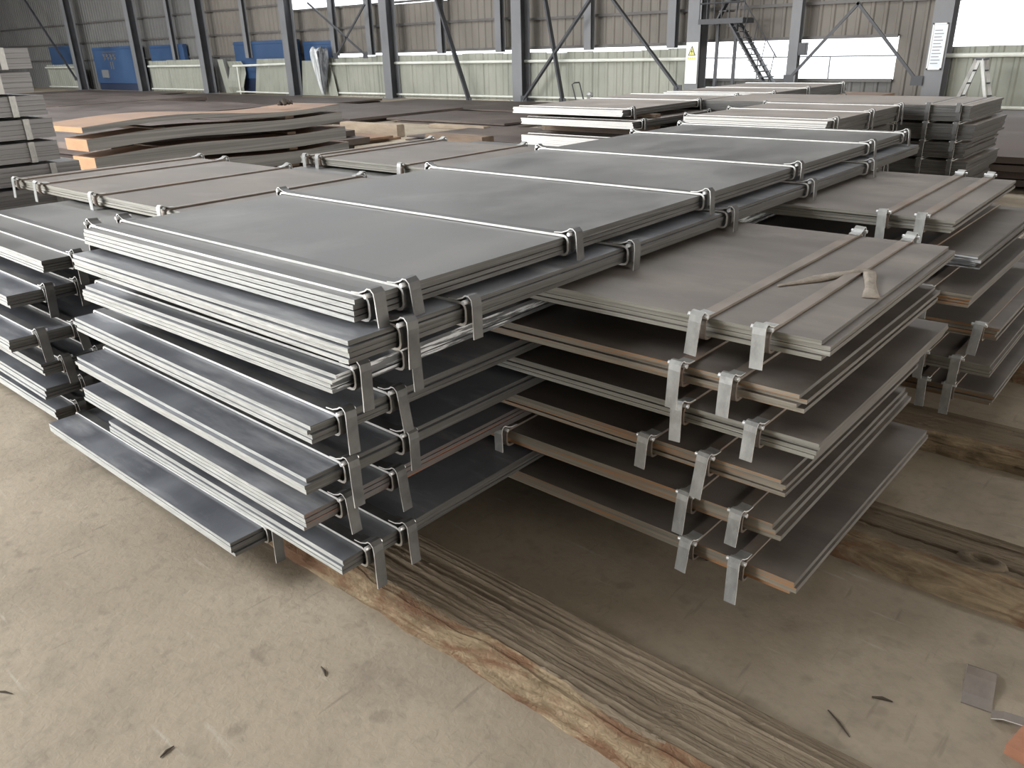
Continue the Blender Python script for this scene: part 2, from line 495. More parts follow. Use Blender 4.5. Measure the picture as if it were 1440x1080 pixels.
# braces (thin bars between columns)
for (a, b, w, txt) in [((-20.4, 3.1), (-19.15, 0.0), 0.16, 'stout dark leaning brace in front of the pale fence'), ((-16.0, 3.1), (-15.3, 0.05), 0.14, 'steep dark brace right of the column behind white plate ends'),
                       ((-14.1, 3.0), (-16.8, 0.1), 0.12, 'slanting brace crossing the steep one in front of the fence'), ((-13.6, 2.7), (-11.45, 0.45), 0.12, 'slanting brace ending at the warning board column'),
                       ((-27.3, 3.3), (-24.2, 1.45), 0.05, 'thin tie falling rightwards below the high windows'), ((-24.0, 3.1), (-25.9, 1.45), 0.05, 'thin tie falling leftwards below the high windows'),
                       ((-7.0, 2.3), (-8.45, 0.7), 0.05, 'thin tie slanting left across the wide opening'), ((-7.05, 2.3), (-5.55, 0.68), 0.05, 'thin tie slanting right past the wide opening edge'),
                       ((-54.2, 4.9), (-49.5, 0.6), 0.1, 'thin dark brace left of the blue machine with lettering')]:
    m = MB()
    m.bar((a[0], 19.82, a[1]), (b[0], 19.82, b[1]), 0.06, w, up=(0, 1, 0))
    m.box(b[0] - 0.12, b[0] + 0.12, 19.79, 19.81, max(0, b[1] - 0.1), b[1] + 0.1)
    tag(m.build('brace', M['dark_steel']), txt, 'brace', 'braces along the back wall')

# ------------------------------------------------------------------ low fence of ribbed sheets below the wall
def fence(name_lbl, x0, x1, z1, n, y=20.32, gap=0.0, drop=None):
    r = empty('sheet_fence', ((x0 + x1) / 2, y, 0))
    tag(r, name_lbl, 'fence', 'sheet fences below the back wall')
    w = (x1 - x0) / n
    cx = (x0 + x1) / 2
    for i in range(n):
        a = x0 + i * w - cx + 0.01
        zz = z1 + random.uniform(-0.03, 0.03)
        if drop and i in drop:
            zz -= drop[i]
        corrugated(a - 0.06, a + w + 0.04, 0.02, zz, 0.012 * (i % 2), 0.28, 0.03).build('panel', M['fence_sheet'], r)
    for z, rad in ((1.17, 0.045), (0.13, 0.035)):
        m = MB()
        m.tube([(x0 - cx, -0.09, z), (x1 - cx, -0.09, z)], rad, 8)
        m.build('rail', M['pipe'], r)
    return r


fence('pale green ribbed sheet fence behind the stout leaning brace', -23.25, -17.25, 1.43, 7, drop={2: 0.02})
fence('pale green ribbed sheet fence behind the crossed braces and hand cart', -17.2, -11.2, 1.42, 7)
fence('pale green ribbed sheet fence behind the step ladder', -5.2, 3.5, 1.37, 10)
fence('pale green ribbed sheet fence right of the hanging plastic bag', -27.0, -23.3, 1.42, 4)
fence('three pale upright sheets between two columns behind the rusted plates', -41.6, -36.2, 1.43, 3)
fence('short pale sheet fence at far left under a blue panel', -54.5, -49.6, 1.33, 2)

# loose sheets beside the hanging bag
def loose_sheet(lbl, x0, x1, z1, bow):
    m = corrugated(x0, x1, 0.02, z1, 20.25, 0.3, 0.03, bow)
    tag(m.build('loose_sheet', M['fence_sheet']), lbl, 'sheet', 'loose pale sheets')


loose_sheet('pale sheet curling outward left of the hanging plastic bag', -28.7, -26.9, 1.3, lambda t, s: (0.5 * (1 - t) * s, -0.15 * (1 - t)))
loose_sheet('pale sheet with a flared foot left of a column near the bag', -31.9, -29.4, 1.4, lambda t, s: (-0.45 * (1 - t) * (1 - s), 0))
loose_sheet('narrow buckled pale sheet right of a column, leaning', -34.3, -33.2, 1.33, lambda t, s: (0.25 * math.sin(t * 3.1) * s, -0.1 * math.sin(t * 6)))
loose_sheet('slim pale strip leaning beside the buckled sheet', -34.9, -34.45, 1.42, lambda t, s: (-0.35 * t + 0.2, 0))
m = MB()
m.tube([(-33.6, 20.12, 1.14), (-29.4, 20.12, 1.2)], 0.045, 8)
m.tube([(-33.6, 20.12, 0.1), (-29.4, 20.12, 0.08)], 0.03, 8)
m.tube([(-33.3, 20.12, 0.0), (-33.3, 20.12, 1.16)], 0.03, 8)
tag(m.build('pipe_rail', M['pipe']), 'pale pipe rail in front of a blue panel left of the bag', 'rail')

# ------------------------------------------------------------------ blue machines and panels against the back wall
def machine(lbl, x0, x1, z0, z1, legs=True):
    r = empty('blue_machine', ((x0 + x1) / 2, 20.57, 0))
    tag(r, lbl, 'machine', 'blue machines at the back wall')
    h = (x1 - x0) / 2
    m = MB()
    m.box(-h, h, -0.1, 0.09, z0, z1)
    m.box(-h, h, -0.13, -0.1, z1 - 0.12, z1 - 0.05)
    m.build('housing', M['blue'], r)
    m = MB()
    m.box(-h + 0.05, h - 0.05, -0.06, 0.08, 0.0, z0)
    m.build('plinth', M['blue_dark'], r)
    return r


mc = machine('blue machine housing with pale lettering between two columns at left', -48.2, -42.7, 0.35, 2.15)
m = MB()   # illegible pale characters: short strokes
for k, x in enumerate((-1.35, -0.95, -0.55, -0.18)):
    m.bar((x, -0.115, 1.5), (x, -0.115, 1.8), 0.02, 0.05, up=(0, 1, 0))
    m.bar((x - 0.14, -0.115, 1.68), (x + 0.14, -0.115, 1.7 + 0.05 * (k % 2)), 0.02, 0.045, up=(0, 1, 0))
    m.bar((x - 0.14, -0.115, 1.8), (x + 0.12, -0.115, 1.55), 0.02, 0.04, up=(0, 1, 0))
m.bar((-1.5, -0.115, 1.9), (0.05, -0.115, 1.9), 0.02, 0.035, up=(0, 1, 0))
for x in (-0.75, -0.5):
    m.bar((x, -0.115, 1.05), (x, -0.115, 1.42), 0.02, 0.05, up=(0, 1, 0))
m.build('lettering', M['wall_sheet'], mc)
m = MB()
m.box(-2.0, -1.2, -0.14, -0.1, 0.62, 1.02)
m.build('control_panel', M['column_grey'], mc)
machine('blue panel partly hidden behind pipe rail and flared pale sheet', -33.9, -29.3, 0.62, 2.1)
machine('blue panel peeping over three pale upright sheets', -41.6, -38.3, 1.0, 2.12)
machine('blue panel above the short pale fence at far left', -54.0, -50.2, 1.0, 2.3)
machine('small blue panel behind the hanging plastic bag', -28.8, -26.9, 0.9, 2.0)

# hanging plastic film bag on the pipe
r = empty('plastic_bag', (-27.1, 20.1, 0.0))
tag(r, 'crumpled clear and black plastic bag hanging on the fence rail', 'bag')
for nm, mt, dx, s in (('clear_film', 'film', -0.25, 1), ('dark_film', 'film_dark', 0.25, -1)):
    m = MB()
    rings = []
    n = 10
    for j, (z, rx, ry) in enumerate([(1.75, 0.22, 0.1), (1.6, 0.3, 0.13), (1.35, 0.33, 0.13), (1.0, 0.28, 0.1), (0.6, 0.16, 0.08), (0.12, 0.03, 0.03)]):
        rings.append([(dx * (1 - 0.15 * j) + math.cos(2 * math.pi * k / n) * rx * (0.75 if k % 2 else 1.1) + (0.25 * (5 - j) * 0.0),
                       math.sin(2 * math.pi * k / n) * ry * (0.7 if k % 2 else 1.15) - 0.15, z + 0.06 * math.sin(k * 2 + j)) for k in range(n)])
    v = [p for q in rings for p in q]
    f = [(j * n + k, j * n + (k + 1) % n, (j + 1) * n + (k + 1) % n, (j + 1) * n + k) for j in range(5) for k in range(n)]
    m.add(v, f)
    m.build(nm, M[mt], r)

# ------------------------------------------------------------------ stair and landing in the wide opening
r = empty('steel_stair', (-10.0, 20.1, 0))
tag(r, 'dark steel stair with railings and landing against the bright opening', 'stair')
m = MB()
m.box(-0.85, 0.35, -0.5, 0.1, 1.98, 2.1)
m.build('landing', M['dark_steel'], r)
for dy in (-0.42, 0.08):
    m = MB()
    m.bar((0.0, dy, 1.98), (1.05, dy, 0.55), 0.04, 0.17, up=(0, 1, 0))
    m.build('stringer', M['dark_steel'], r)
for k in range(11):
    t = (k + 0.5) / 11
    m = MB()
    m.box(1.05 * t - 0.11, 1.05 * t + 0.11, -0.42, 0.08, 1.98 - 1.43 * t - 0.012, 1.98 - 1.43 * t + 0.012)
    m.build('tread', M['dark_steel'], r)
for x in (-0.55, -0.05):
    m = MB()
    m.box(x - 0.035, x + 0.035, -0.03, 0.04, 0, 1.98)
    m.build('post', M['dark_steel'], r)
m = MB()
for z in (2.45, 2.85):
    m.tube([(-0.85, -0.45, z), (0.35, -0.45, z)], 0.022, 6)
for k in range(7):
    m.tube([(-0.85 + 0.2 * k, -0.45, 2.1), (-0.85 + 0.2 * k, -0.45, 2.9)], 0.014, 6)
for k in range(5):
    t = k / 4
    m.tube([(0.1 + 1.0 * t, -0.42, 1.95 - 1.35 * t), (0.2 + 1.0 * t, -0.42, 2.6 - 1.3 * t)], 0.011, 6)
m.tube([(0.1, -0.42, 2.75), (1.25, -0.42, 1.2)], 0.014, 6)
m.build('railing', M['dark_steel'], r)
m = MB()
m.box(-0.6, 0.1, -0.4, 0.05, 2.7, 2.78)
m.bar((-0.4, -0.3, 2.1), (0.15, -0.3, 3.1), 0.04, 0.16, up=(0, 1, 0))
for k in range(4):
    m.box(-0.35 + 0.13 * k, -0.15 + 0.13 * k, -0.4, 0.05, 2.25 + 0.22 * k, 2.28 + 0.22 * k)
m.build('upper_flight', M['dark_steel'], r)

r = empty('yard_railing', (-8.5, 23.5, 0))
tag(r, 'thin railing outside seen through the wide bright opening', 'railing')
m = MB()
m.tube([(-5.5, 0, 1.12), (5.0, 0, 1.12)], 0.02, 6)
m.build('top_rail', M['column_grey'], r)
for k in range(5):
    m = MB()
    m.tube([(-4.6 + 2.1 * k, 0, 0), (-4.6 + 2.1 * k, 0, 1.12)], 0.02, 6)
    m.build('post', M['column_grey'], r)

# ------------------------------------------------------------------ boards on the columns
r = empty('warning_board', (-11.1, 19.82, 0.58))
tag(r, 'white board with yellow triangle warning mark on a column', 'sign')
m = MB()
m.box(-0.17, 0.17, 0.0, 0.02, 0.0, 1.0)
m.build('board', M['white'], r)
m = MB()
m.add([(-0.11, -0.004, 0.68), (0.11, -0.004, 0.68), (0, -0.004, 0.92)], [(0, 1, 2)])
m.build('triangle_border', M['black'], r)
m = MB()
m.add([(-0.08, -0.008, 0.695), (0.08, -0.008, 0.695), (0, -0.008, 0.88)], [(0, 1, 2)])
m.build('triangle', M['yellow'], r)
m = MB()
m.add([(0.01, -0.012, 0.85), (-0.03, -0.012, 0.77), (0.0, -0.012, 0.77), (-0.01, -0.012, 0.71), (0.03, -0.012, 0.79), (0.0, -0.012, 0.79)], [(0, 1, 2, 3, 4, 5)])
m.build('bolt_mark', M['black'], r)
m = MB()
for k in range(4):
    m.box(-0.12 + 0.065 * k, -0.075 + 0.065 * k, -0.006, 0.0, 0.59, 0.645)
m.build('caption', M['yellow'], r)
r = empty('notice_board', (-5.25, 19.82, 0.9))
tag(r, 'tall pale notice board on the column by the step ladder', 'sign')
m = MB()
m.box(-0.15, 0.15, 0, 0.02, 0, 0.92)
m.build('board', M['pale_board'], r)
m = MB()
for a, b, c, d in ((-0.15, 0.15, 0, 0.03), (-0.15, 0.15, 0.89, 0.92), (-0.15, -0.12, 0, 0.92), (0.12, 0.15, 0, 0.92)):
    m.box(a, b, -0.012, 0, c, d)
m.build('frame', M['white'], r)
m = MB()
for k in range(11):
    m.box(-0.09, 0.06 + 0.03 * (k % 2), -0.004, 0, 0.12 + 0.065 * k, 0.135 + 0.065 * k)
m.build('text_lines', M['column_grey'], r)

# ------------------------------------------------------------------ step ladder and hand cart
r = empty('step_ladder', (-4.25, 19.3, 0))
tag(r, 'aluminium step ladder standing open before the pale fence', 'ladder')
for sx, nm in ((-1, 'front_frame'), (1, 'rear_frame')):
    g = MB()
    for dy in (-0.2, 0.2):
        g.bar((sx * 0.36, dy * 1.25, 0.0), (sx * 0.05, dy * 0.8, 1.12), 0.035, 0.06)
    o = g.build(nm, M['aluminium'], r)
    for k in range(4):
        t = (k + 0.7) / 4.6
        g = MB()
        x = sx * (0.36 - 0.31 * t)
        g.box(x - 0.03, x + 0.03, -0.25 + 0.08 * t, 0.25 - 0.08 * t, 1.12 * t - 0.012, 1.12 * t + 0.012)
        g.build('rung', M['dark_steel'], o)
g = MB()
g.box(-0.11, 0.11, -0.18, 0.18, 1.1, 1.14)
g.build('hinge_cap', M['dark_steel'], r)

r = empty('hand_cart', (-13.4, 18.4, 0))
tag(r, 'small hand cart with bent handle behind the white-ended stack', 'cart')
m = MB()
m.box(-0.25, 0.3, -0.2, 0.2, 0.18, 0.22)
m.build('deck', M['dark_steel'], r)
m = MB()
m.tube([(-0.22, -0.17, 0.2), (-0.36, -0.17, 0.62), (-0.33, -0.1, 0.66), (-0.33, 0.1, 0.66), (-0.36, 0.17, 0.62), (-0.22, 0.17, 0.2)], 0.018, 6)
m.build('handle', M['dark_steel'], r)
m = MB()
m.tube([(0.1, 0, 0.22), (0.1, 0, 0.36), (0.12, 0, 0.42)], [0.09, 0.1, 0.05], 8)
m.build('motor', M['aluminium'], r)
for sx in (-0.18, 0.22):
    for sy in (-0.2, 0.2):
        m = MB()
        m.tube([(sx, sy - 0.025, 0.09), (sx, sy + 0.025, 0.09)], 0.09, 12)
        m.build('wheel', M['black'], r)

# ------------------------------------------------------------------ plate bundles
T = 0.052          # thickness of a bundle of four plates
PITCH = 0.0686     # from one level of the crossed pile to the next
Z0 = 0.105


def plate_mesh(L, W, t, axis, lift, mats, key):
    """plate whose long side runs along axis; lift(a, b) bends it"""
    st = [-L / 2, -L / 2 + 0.35, -L / 2 + 1.0, L * 0.12, L / 2]
    v = []
    for z in (0, t):
        for a in st:
            for b in (-W / 2, W / 2):
                zz = z + lift(a + L / 2, b / W)
                v.append((b, a, zz) if axis == 'y' else (a, b, zz))
    n = len(st)
    o = n * 2
    m = MB()
    m.v = v
    for i in range(n - 1):
        m.f.append((i * 2, i * 2 + 1, i * 2 + 3, i * 2 + 2)); m.m.append(0)
        m.f.append((o + i * 2, o + i * 2 + 2, o + i * 2 + 3, o + i * 2 + 1)); m.m.append(0)
        for s in (0, 1):
            m.f.append((i * 2 + s, i * 2 + 2 + s, o + i * 2 + 2 + s, o + i * 2 + s)); m.m.append(2)
    m.f.append((0, 1, o + 1, o)); m.m.append(1)
    e = (n - 1) * 2
    m.f.append((e, e + 1, o + e + 1, o + e)); m.m.append(1)
    return m.mesh('plate', mats)


_cache = {}
BW = 0.036


def strap_mesh(W, t, axis, mat):
    k = ('s', round(W, 3), round(t, 3), axis, mat.name)
    if k in _cache:
        return _cache[k]
    h = W / 2 + 0.010
    prof = []
    rr = 0.014
    for cx, cz, a0 in ((h - rr, t - rr, 90), (h - rr, rr, 0), (-h + rr, rr, -90), (-h + rr, t - rr, -180)):
        for q in (0, 30, 60, 90):
            a = math.radians(a0 - q)
            prof.append((cx + rr * math.cos(a), cz + rr * math.sin(a)))
    m = MB()
    fr = (lambda o, z, a: (o, a, z)) if axis == 'y' else (lambda o, z, a: (a, o, z))
    m.ribbon(prof, BW, 0.0076, fr, closed=True, edge=1)
    _cache[k] = m.mesh('strap', [mat, M['slit_edge'] if mat.name.startswith('strap_face') else mat])
    return _cache[k]


def tail_mesh(axis, s, length, kick, mat):
    """free strap end: looped up over the edge and hanging down outside"""
    prof = [(-0.05, 0.009), (-0.02, 0.011), (0.002, 0.019), (0.012, 0.026), (0.022, 0.026), (0.031, 0.018), (0.034, 0.0),
            (0.034 + kick * 0.3, -length * 0.4), (0.034 + kick, -length)]
    if s < 0:
        prof = [(-o, z) for o, z in prof]
    m = MB()
    fr = (lambda o, z, a: (o, a, z)) if axis == 'y' else (lambda o, z, a: (a, o, z))
    m.ribbon(prof, BW * 0.98, 0.0035, fr, edge=1)
    return m.mesh('strap_end', [mat, M['slit_edge']])


def seal_mesh(axis, mat):
    k = ('seal', axis, mat.name)
    if k in _cache:
        return _cache[k]
    m = MB()
    if axis == 'y':
        m.tube([(0, -0.029, 0), (0, 0.029, 0)], 0.0065, 8)
    else:
        m.tube([(-0.029, 0, 0), (0.029, 0, 0)], 0.0065, 8)
    _cache[k] = m.mesh('seal', mat)
    return _cache[k]


def bundle(label, x0, x1, y0, y1, z0, axis, straps, mats, group, n=4, t=T, rot=0.0, tails=(1,), tail_len=(0.085, 0.12), strap_mat='strap_face',
           tail_mat='strap_face', seals=True, jit=0.006, fan=0.0, pivot=None, cat='steel plates', name='plate_bundle', plate_gap=0.0012, full=True):
    cx, cy = (x0 + x1) / 2, (y0 + y1) / 2
    if pivot:
        px, py = pivot
        c, s = math.cos(rot), math.sin(rot)
        dx, dy = cx - px, cy - py
        r = empty(name, (px + c * dx - s * dy, py + s * dx + c * dy, z0), rot)
    else:
        r = empty(name, (cx, cy, z0), rot)
    tag(r, label, cat, group)
    L, W = (y1 - y0, x1 - x0) if axis == 'y' else (x1 - x0, y1 - y0)
    pt = t / n
    for i in range(n):
        k1, k2 = random.uniform(-1, 1), random.uniform(-1, 1)
        amp = fan * i / max(1, n - 1)

        def lift(a, b, k1=k1, amp=amp):
            u = max(0.0, 1 - a / 1.3)
            return amp * u * u * (0.55 + b)
        me = plate_mesh(L, W, pt - plate_gap, axis, lift, mats, None)
        o = link(bpy.data.objects.new('plate', me), r)
        ja, jb = random.uniform(-jit, jit) * (0.8 if axis == 'y' else 1.4), random.uniform(-jit, jit)
        o.location = (jb, ja, i * pt) if axis == 'y' else (ja, jb, i * pt)
    for p in straps:
        q = (p - cy) if axis == 'y' else (p - cx)
        s = link(bpy.data.objects.new('strap', strap_mesh(W + 2 * jit, t + max(0, fan * 0.25), axis, M[strap_mat])), r)
        s.location = (0, q, 0) if axis == 'y' else (q, 0, 0)
        if not full:
            continue
        for sd in tails:
            ln = random.uniform(*tail_len)
            e = link(bpy.data.objects.new('strap_end', tail_mesh(axis, sd, ln, random.uniform(0.0, 0.012), M[tail_mat])), s)
            uo = sd * (W / 2 + jit + 0.006)
            sh = random.uniform(-0.006, 0.006)
            e.location = (uo, sh, t) if axis == 'y' else (sh, uo, t)
            e.rotation_euler = (random.uniform(-0.07, 0.07), 0, 0) if axis == 'y' else (0, random.uniform(-0.09, 0.09), 0)
            if seals:
                g = link(bpy.data.objects.new('seal', seal_mesh(axis, M['zinc'])), s)
                so = sd * (W / 2 + jit + 0.02)
                g.location = (so, sh, t + 0.012) if axis == 'y' else (sh, so, t + 0.012)
    return r


def lv(k):
    return Z0 + k * PITCH


MM = [M['mill_long'], M['cut_edge'], M['rolled_edge']]
MBLUE = [M['mill_blue'], M['cut_edge'], M['rolled_edge']]
MSHINY = [M['mill_blue'], M['cut_edge'], M['shiny_edge']]
MRUST = [M['mill_blue'], M['cut_edge'], M['rust_edge']]
M['end_edge'] = material('grey_plate_end', (0.105, 0.1, 0.094), (0.185, 0.178, 0.168), (3, 3, 130), (0.42, 0.58), metal=0.2, c3=(0.28, 0.275, 0.262), scale3=(3, 3, 140), amt3=0.5)
RT = [M['mill_cross'], M['end_edge'], M['tan_edge']]
RO = [M['mill_cross'], M['end_edge'], M['olive_edge']]
R_ = math.radians
GM = 'lengthwise bundles of the middle column'
GL = 'lengthwise bundles of the outer left column'
GR = 'crosswise bundles of the near right arm'
GB = 'crosswise bundles of the far right arm'

# middle column, from the top down
bundle('topmost wide steel plate bundle of the big pile with full grey top showing', -2.99, -1.50, 1.12, 5.5, lv(13), 'y', [1.17, 1.28, 1.97, 2.85, 3.73, 4.75, 5.38], MM, GM, rot=R_(0.6), pivot=(-1.5, 1.12), tails=(1, -1), fan=0.004)
bundle('plate bundle directly under the topmost wide one, its plates fanning apart', -2.94, -1.43, 1.04, 5.45, lv(12), 'y', [1.2, 1.43, 2.2, 2.9, 3.7, 4.5], MBLUE, GM, rot=R_(0.3), pivot=(-1.43, 1.04), fan=0.006)
bundle('plate bundle with bright flecks along its right edge, third from top of middle column', -3.03, -1.59, 1.1, 5.4, lv(10), 'y', [1.17, 1.34, 2.2, 3.3, 4.6], MSHINY, GM, rot=R_(1.0), pivot=(-1.59, 1.1), n=4, jit=0.008)
bundle('plate bundle fourth from top of middle column, just below the fleck-edged one', -3.14, -1.64, 1.04, 5.35, lv(8), 'y', [1.14, 1.32, 2.2, 3.3, 4.6], MBLUE, GM, rot=R_(-0.5), pivot=(-1.64, 1.04))
bundle('plate bundle fifth from top of middle column with pale front edges', -3.1, -1.63, 1.0, 5.35, lv(6), 'y', [1.13, 1.34, 2.2, 3.3, 4.6], MBLUE, GM, rot=R_(-0.5), pivot=(-1.63, 1.0), jit=0.009)
bundle('plate bundle third from the floor in middle column with orange rust line', -3.13, -1.68, 1.015, 5.35, lv(4), 'y', [1.14, 1.33, 2.2, 3.3, 4.6], MRUST, GM, rot=R_(-0.3), pivot=(-1.68, 1.015))
bundle('plate bundle second from the floor in middle column, hook over the timber', -3.07, -1.60, 1.065, 5.35, lv(2), 'y', [1.15, 1.28, 2.2, 3.3, 4.6], MBLUE, GM, pivot=(-1.6, 1.065))
bundle('lowest plate bundle of the pile nearest the floor, jutting out left of the rest', -3.57, -2.12, 1.005, 5.3, lv(0), 'y', [1.14, 1.4, 2.2, 3.3, 4.6], MBLUE, GM, rot=R_(0.2), pivot=(-2.12, 1.005))

# outer left column
for k, (rx, fy, lvl, sp, mats, lbl) in enumerate([
        (-3.57, 1.135, 10, [1.26, 1.42, 2.3, 3.3, 4.5], MM, 'topmost plate bundle of the outer left column at the frame edge'),
        (-3.67, 1.0, 8, [1.155, 1.285, 2.3, 3.4], MBLUE, 'second bundle from top of the outer left column with hanging hook'),
        (-3.52, 0.92, 6, [1.04, 1.18, 2.3, 3.4], MBLUE, 'third bundle from top of the outer left column with long hook'),
        (-3.53, 1.02, 4, [1.11, 1.25, 2.3, 3.4], MBLUE, 'fourth bundle from top of the outer left column'),
        (-3.62, 1.03, 2, [1.19, 1.35, 2.3, 3.4], MBLUE, 'second bundle from the floor in the outer left column'),
        (-3.70, 1.07, 0, [1.17, 1.35, 2.3, 3.4], MBLUE, 'bottom bundle of the outer left column near the floor')]):
    bundle(lbl, rx - 1.48, rx, fy, 5.3, lv(lvl), 'y', sp, mats, GL, rot=R_(random.uniform(-0.3, 0.3)), pivot=(rx, fy), n=4 if lvl != 10 else 5)

# near right arm (crosswise)
for k, (rx, fy, lvl, sp, mats, lbl, rz) in enumerate([
        (-0.64, 1.885, 11, [-5.68, -5.35, -4.6, -3.85, -2.2, -0.97, -0.79], RO, 'top crosswise bundle of the right arm with rag lying on it', 0.9),
        (-0.665, 1.845, 9, [-5.2, -3.8, -1.01, -0.85], RT, 'second crosswise bundle from top of the near right arm', 0.3),
        (-0.62, 1.885, 7, [-5.2, -3.8, -1.02, -0.79], RO, 'third crosswise bundle from top of the near right arm with white seals', 0.1),
        (-0.70, 1.885, 5, [-5.2, -3.8, -1.12, -0.93], RT, 'fourth crosswise bundle of the near right arm, set back at its end', 0.1),
        (-0.70, 1.875, 3, [-5.2, -3.8, -1.69, -0.97, -0.81], RT, 'second crosswise bundle from the floor, near right arm, with hook at its left', 0.5),
        (-0.625, 1.845, 1, [-5.2, -3.8, -0.94, -0.78], RT, 'lowest crosswise bundle of the near right arm hovering over the floor', -0.3)]):
    bundle(lbl, -5.8 if lvl == 11 else -5.45, rx, fy, fy + 1.2, lv(lvl), 'x', sp, mats, GR, rot=R_(rz), pivot=(rx, fy), tails=(-1, 1) if lvl == 11 else (-1,), strap_mat='strap_dusty', tail_mat='tail', jit=0.009,
           n=4 if lvl > 3 else 3)

# far right arm (crosswise)
for k, (rx, fy, lvl, sp, mats, lbl) in enumerate([
        (-0.77, 3.555, 11, [-5.0, -4.85, -4.0, -1.03, -0.89], RO, 'top crosswise bundle of the far right arm with two wide straps'),
        (-0.66, 3.58, 9, [-5.0, -4.0, -1.0, -0.86], [M['mill_cross'], M['rolled_edge'], M['shiny_edge']], 'second crosswise bundle of the far right arm with bright corner edge'),
        (-0.65, 3.5, 7, [-5.0, -4.0, -0.95, -0.81], RT, 'third crosswise bundle of the far right arm'),
        (-0.54, 3.56, 5, [-5.0, -4.0, -0.85, -0.6], RT, 'fourth crosswise bundle of the far right arm with brown edge'),
        (-0.52, 3.5, 3, [-5.0, -4.0, -0.78, -0.65], RO, 'second from floor crosswise bundle of the far right arm'),
        (-0.50, 3.55, 1, [-5.0, -4.0, -0.77, -0.66], RT, 'lowest crosswise bundle of the far right arm')]):
    bundle(lbl, -5.1, rx, fy, fy + 1.2, lv(lvl), 'x', sp, mats, GB, rot=R_(0.9 if lvl == 11 else random.uniform(-0.2, 0.2)), pivot=(rx, fy), tails=(-1, 1) if lvl == 11 else (-1,), strap_mat='strap_dusty', tail_mat='tail', jit=0.008)

# ------------------------------------------------------------------ timber beams under the pile
def timber(lbl, x0, x1, y0, y1, h, seed, nseg=240, slope=0.06):
    """squared old beam: worn near edge, planks split along cracks, rough end grain"""
    w = y1 - y0
    cx, cy = (x0 + x1) / 2, (y0 + y1) / 2
    nn = mnoise.noise
    na, nb, nc = 9, 44, 5
    v = []
    n = na + nb + nc
    cracks = [(-0.24, 0.012), (-0.05, 0.020), (0.14, 0.014), (0.31, 0.018)]
    for i in range(nseg + 1):
        x = -(x1 - x0) / 2 + (x1 - x0) * i / nseg
        worn = slope * (0.75 + 0.7 * nn(Vector((x * 1.7, seed, 0)))) + 0.012 * nn(Vector((x * 9, seed, 4)))
        bulge = 0.02 * nn(Vector((x * 1.3, seed, 7))) + 0.006 * nn(Vector((x * 11, seed, 9)))
        pts = []
        for k in range(na):          # near face, leaning and splintered
            t = k / na
            b = -w / 2 + bulge + worn * t ** 1.6
            z = (h - 0.012) * t ** 0.8
            b += 0.009 * nn(Vector((x * 5, t * 6, seed))) + 0.004 * nn(Vector((x * 22, t * 14, seed)))
            pts.append((b, z))
        bs = -w / 2 + bulge + worn
        for k in range(nb):          # top with cracks and raised slivers
            t = k / (nb - 1)
            b = bs + (w / 2 - 0.012 - bs) * t
            u = b / w
            z = h - 0.012 + 0.004 * nn(Vector((x * 1.1, u * 14, seed))) + 0.003 * nn(Vector((x * 3.5, u * 60, seed + 5)))
            z += 0.006 * nn(Vector((x * 0.7, math.floor(u * 7 + 1.5 * nn(Vector((x * 0.5, seed, 1)))) * 3.3, seed)))
            for c, dp in cracks:
                cc = c + 0.05 * nn(Vector((x * 0.9, c * 20, seed))) + 0.015 * nn(Vector((x * 4, c * 20, seed)))
                open_ = max(0.0, 0.45 + nn(Vector((x * 0.8, c * 31, seed + 2))))
                d = abs(u - cc) / 0.03
                if d < 1:
                    z -= dp * open_ * (1 - d)
                elif d < 2:
                    z += 0.006 * open_ * (2 - d)
            if t < 0.12:
                z -= 0.010 * (1 - t / 0.12) ** 2
            pts.append((b, min(z, h)))
        for k in range(nc):
            t = k / (nc - 1)
            pts.append((w / 2 - 0.006 * (1 - t) + 0.004 * nn(Vector((x * 4, t * 3, seed + 3))), (h - 0.014) * (1 - t)))
        v += [(x, b, max(0.0, z)) for b, z in pts]
    f, mi = [], []
    for i in range(nseg):
        x = i * (x1 - x0) / nseg
        lim = na + 3 + 5 * nn(Vector((x * 2.3, seed, 12)))
        for j in range(n - 1):
            f.append((i * n + j, i * n + j + 1, (i + 1) * n + j + 1, (i + 1) * n + j))
            mi.append(1 if j < lim else 0)
    f.append(tuple(range(n)))
    f.append(tuple(nseg * n + k for k in range(n)))
    mi += [1, 1]
    m = MB()
    m.v, m.f, m.m = v, f, mi
    o = m.build('timber_beam', [M['timber'], M['timber_red']], None, smooth=False)
    o.location = (cx, cy, 0)
    tag(o, lbl, 'timber', 'timber beams under the pile')
    return o


timber('long weathered timber beam in front, split reddish face, under the pile', -5.4, 0.6, 1.20, 1.50, 0.098, 3.0, 420)
timber('timber beam with knot emerging right of the near right arm', -5.4, 1.1, 2.36, 2.66, 0.098, 11.0, 420, 0.085)
timber('farther timber beam lying beyond the near right arm', -5.4, 1.3, 3.33, 3.6, 0.098, 23.0, 240, 0.03)
timber('dark timber beam under the far right arm', -5.4, 1.3, 4.35, 4.6, 0.098, 31.0, 160, 0.03)

# knot on the second beam
m = MB()
rings = []
for j, (rx, z) in enumerate([(0.05, 0.0), (0.045, 0.012), (0.032, 0.016), (0.024, 0.006), (0.01, 0.0)]):
    rings.append([(math.cos(2 * math.pi * k / 12) * rx * 1.5, math.sin(2 * math.pi * k / 12) * rx * 0.8, z) for k in range(12)])
v = [p for q in rings for p in q]
m.add(v, [(j * 12 + k, j * 12 + (k + 1) % 12, (j + 1) * 12 + (k + 1) % 12, (j + 1) * 12 + k) for j in range(4) for k in range(12)] + [tuple(48 + k for k in range(12))])
kn = m.build('knot', M['timber'], bpy.data.objects['timber_beam.001'], smooth=True)
kn.location = (-0.28 - (-5.4 + 1.1) / 2, -0.02, 0.082)

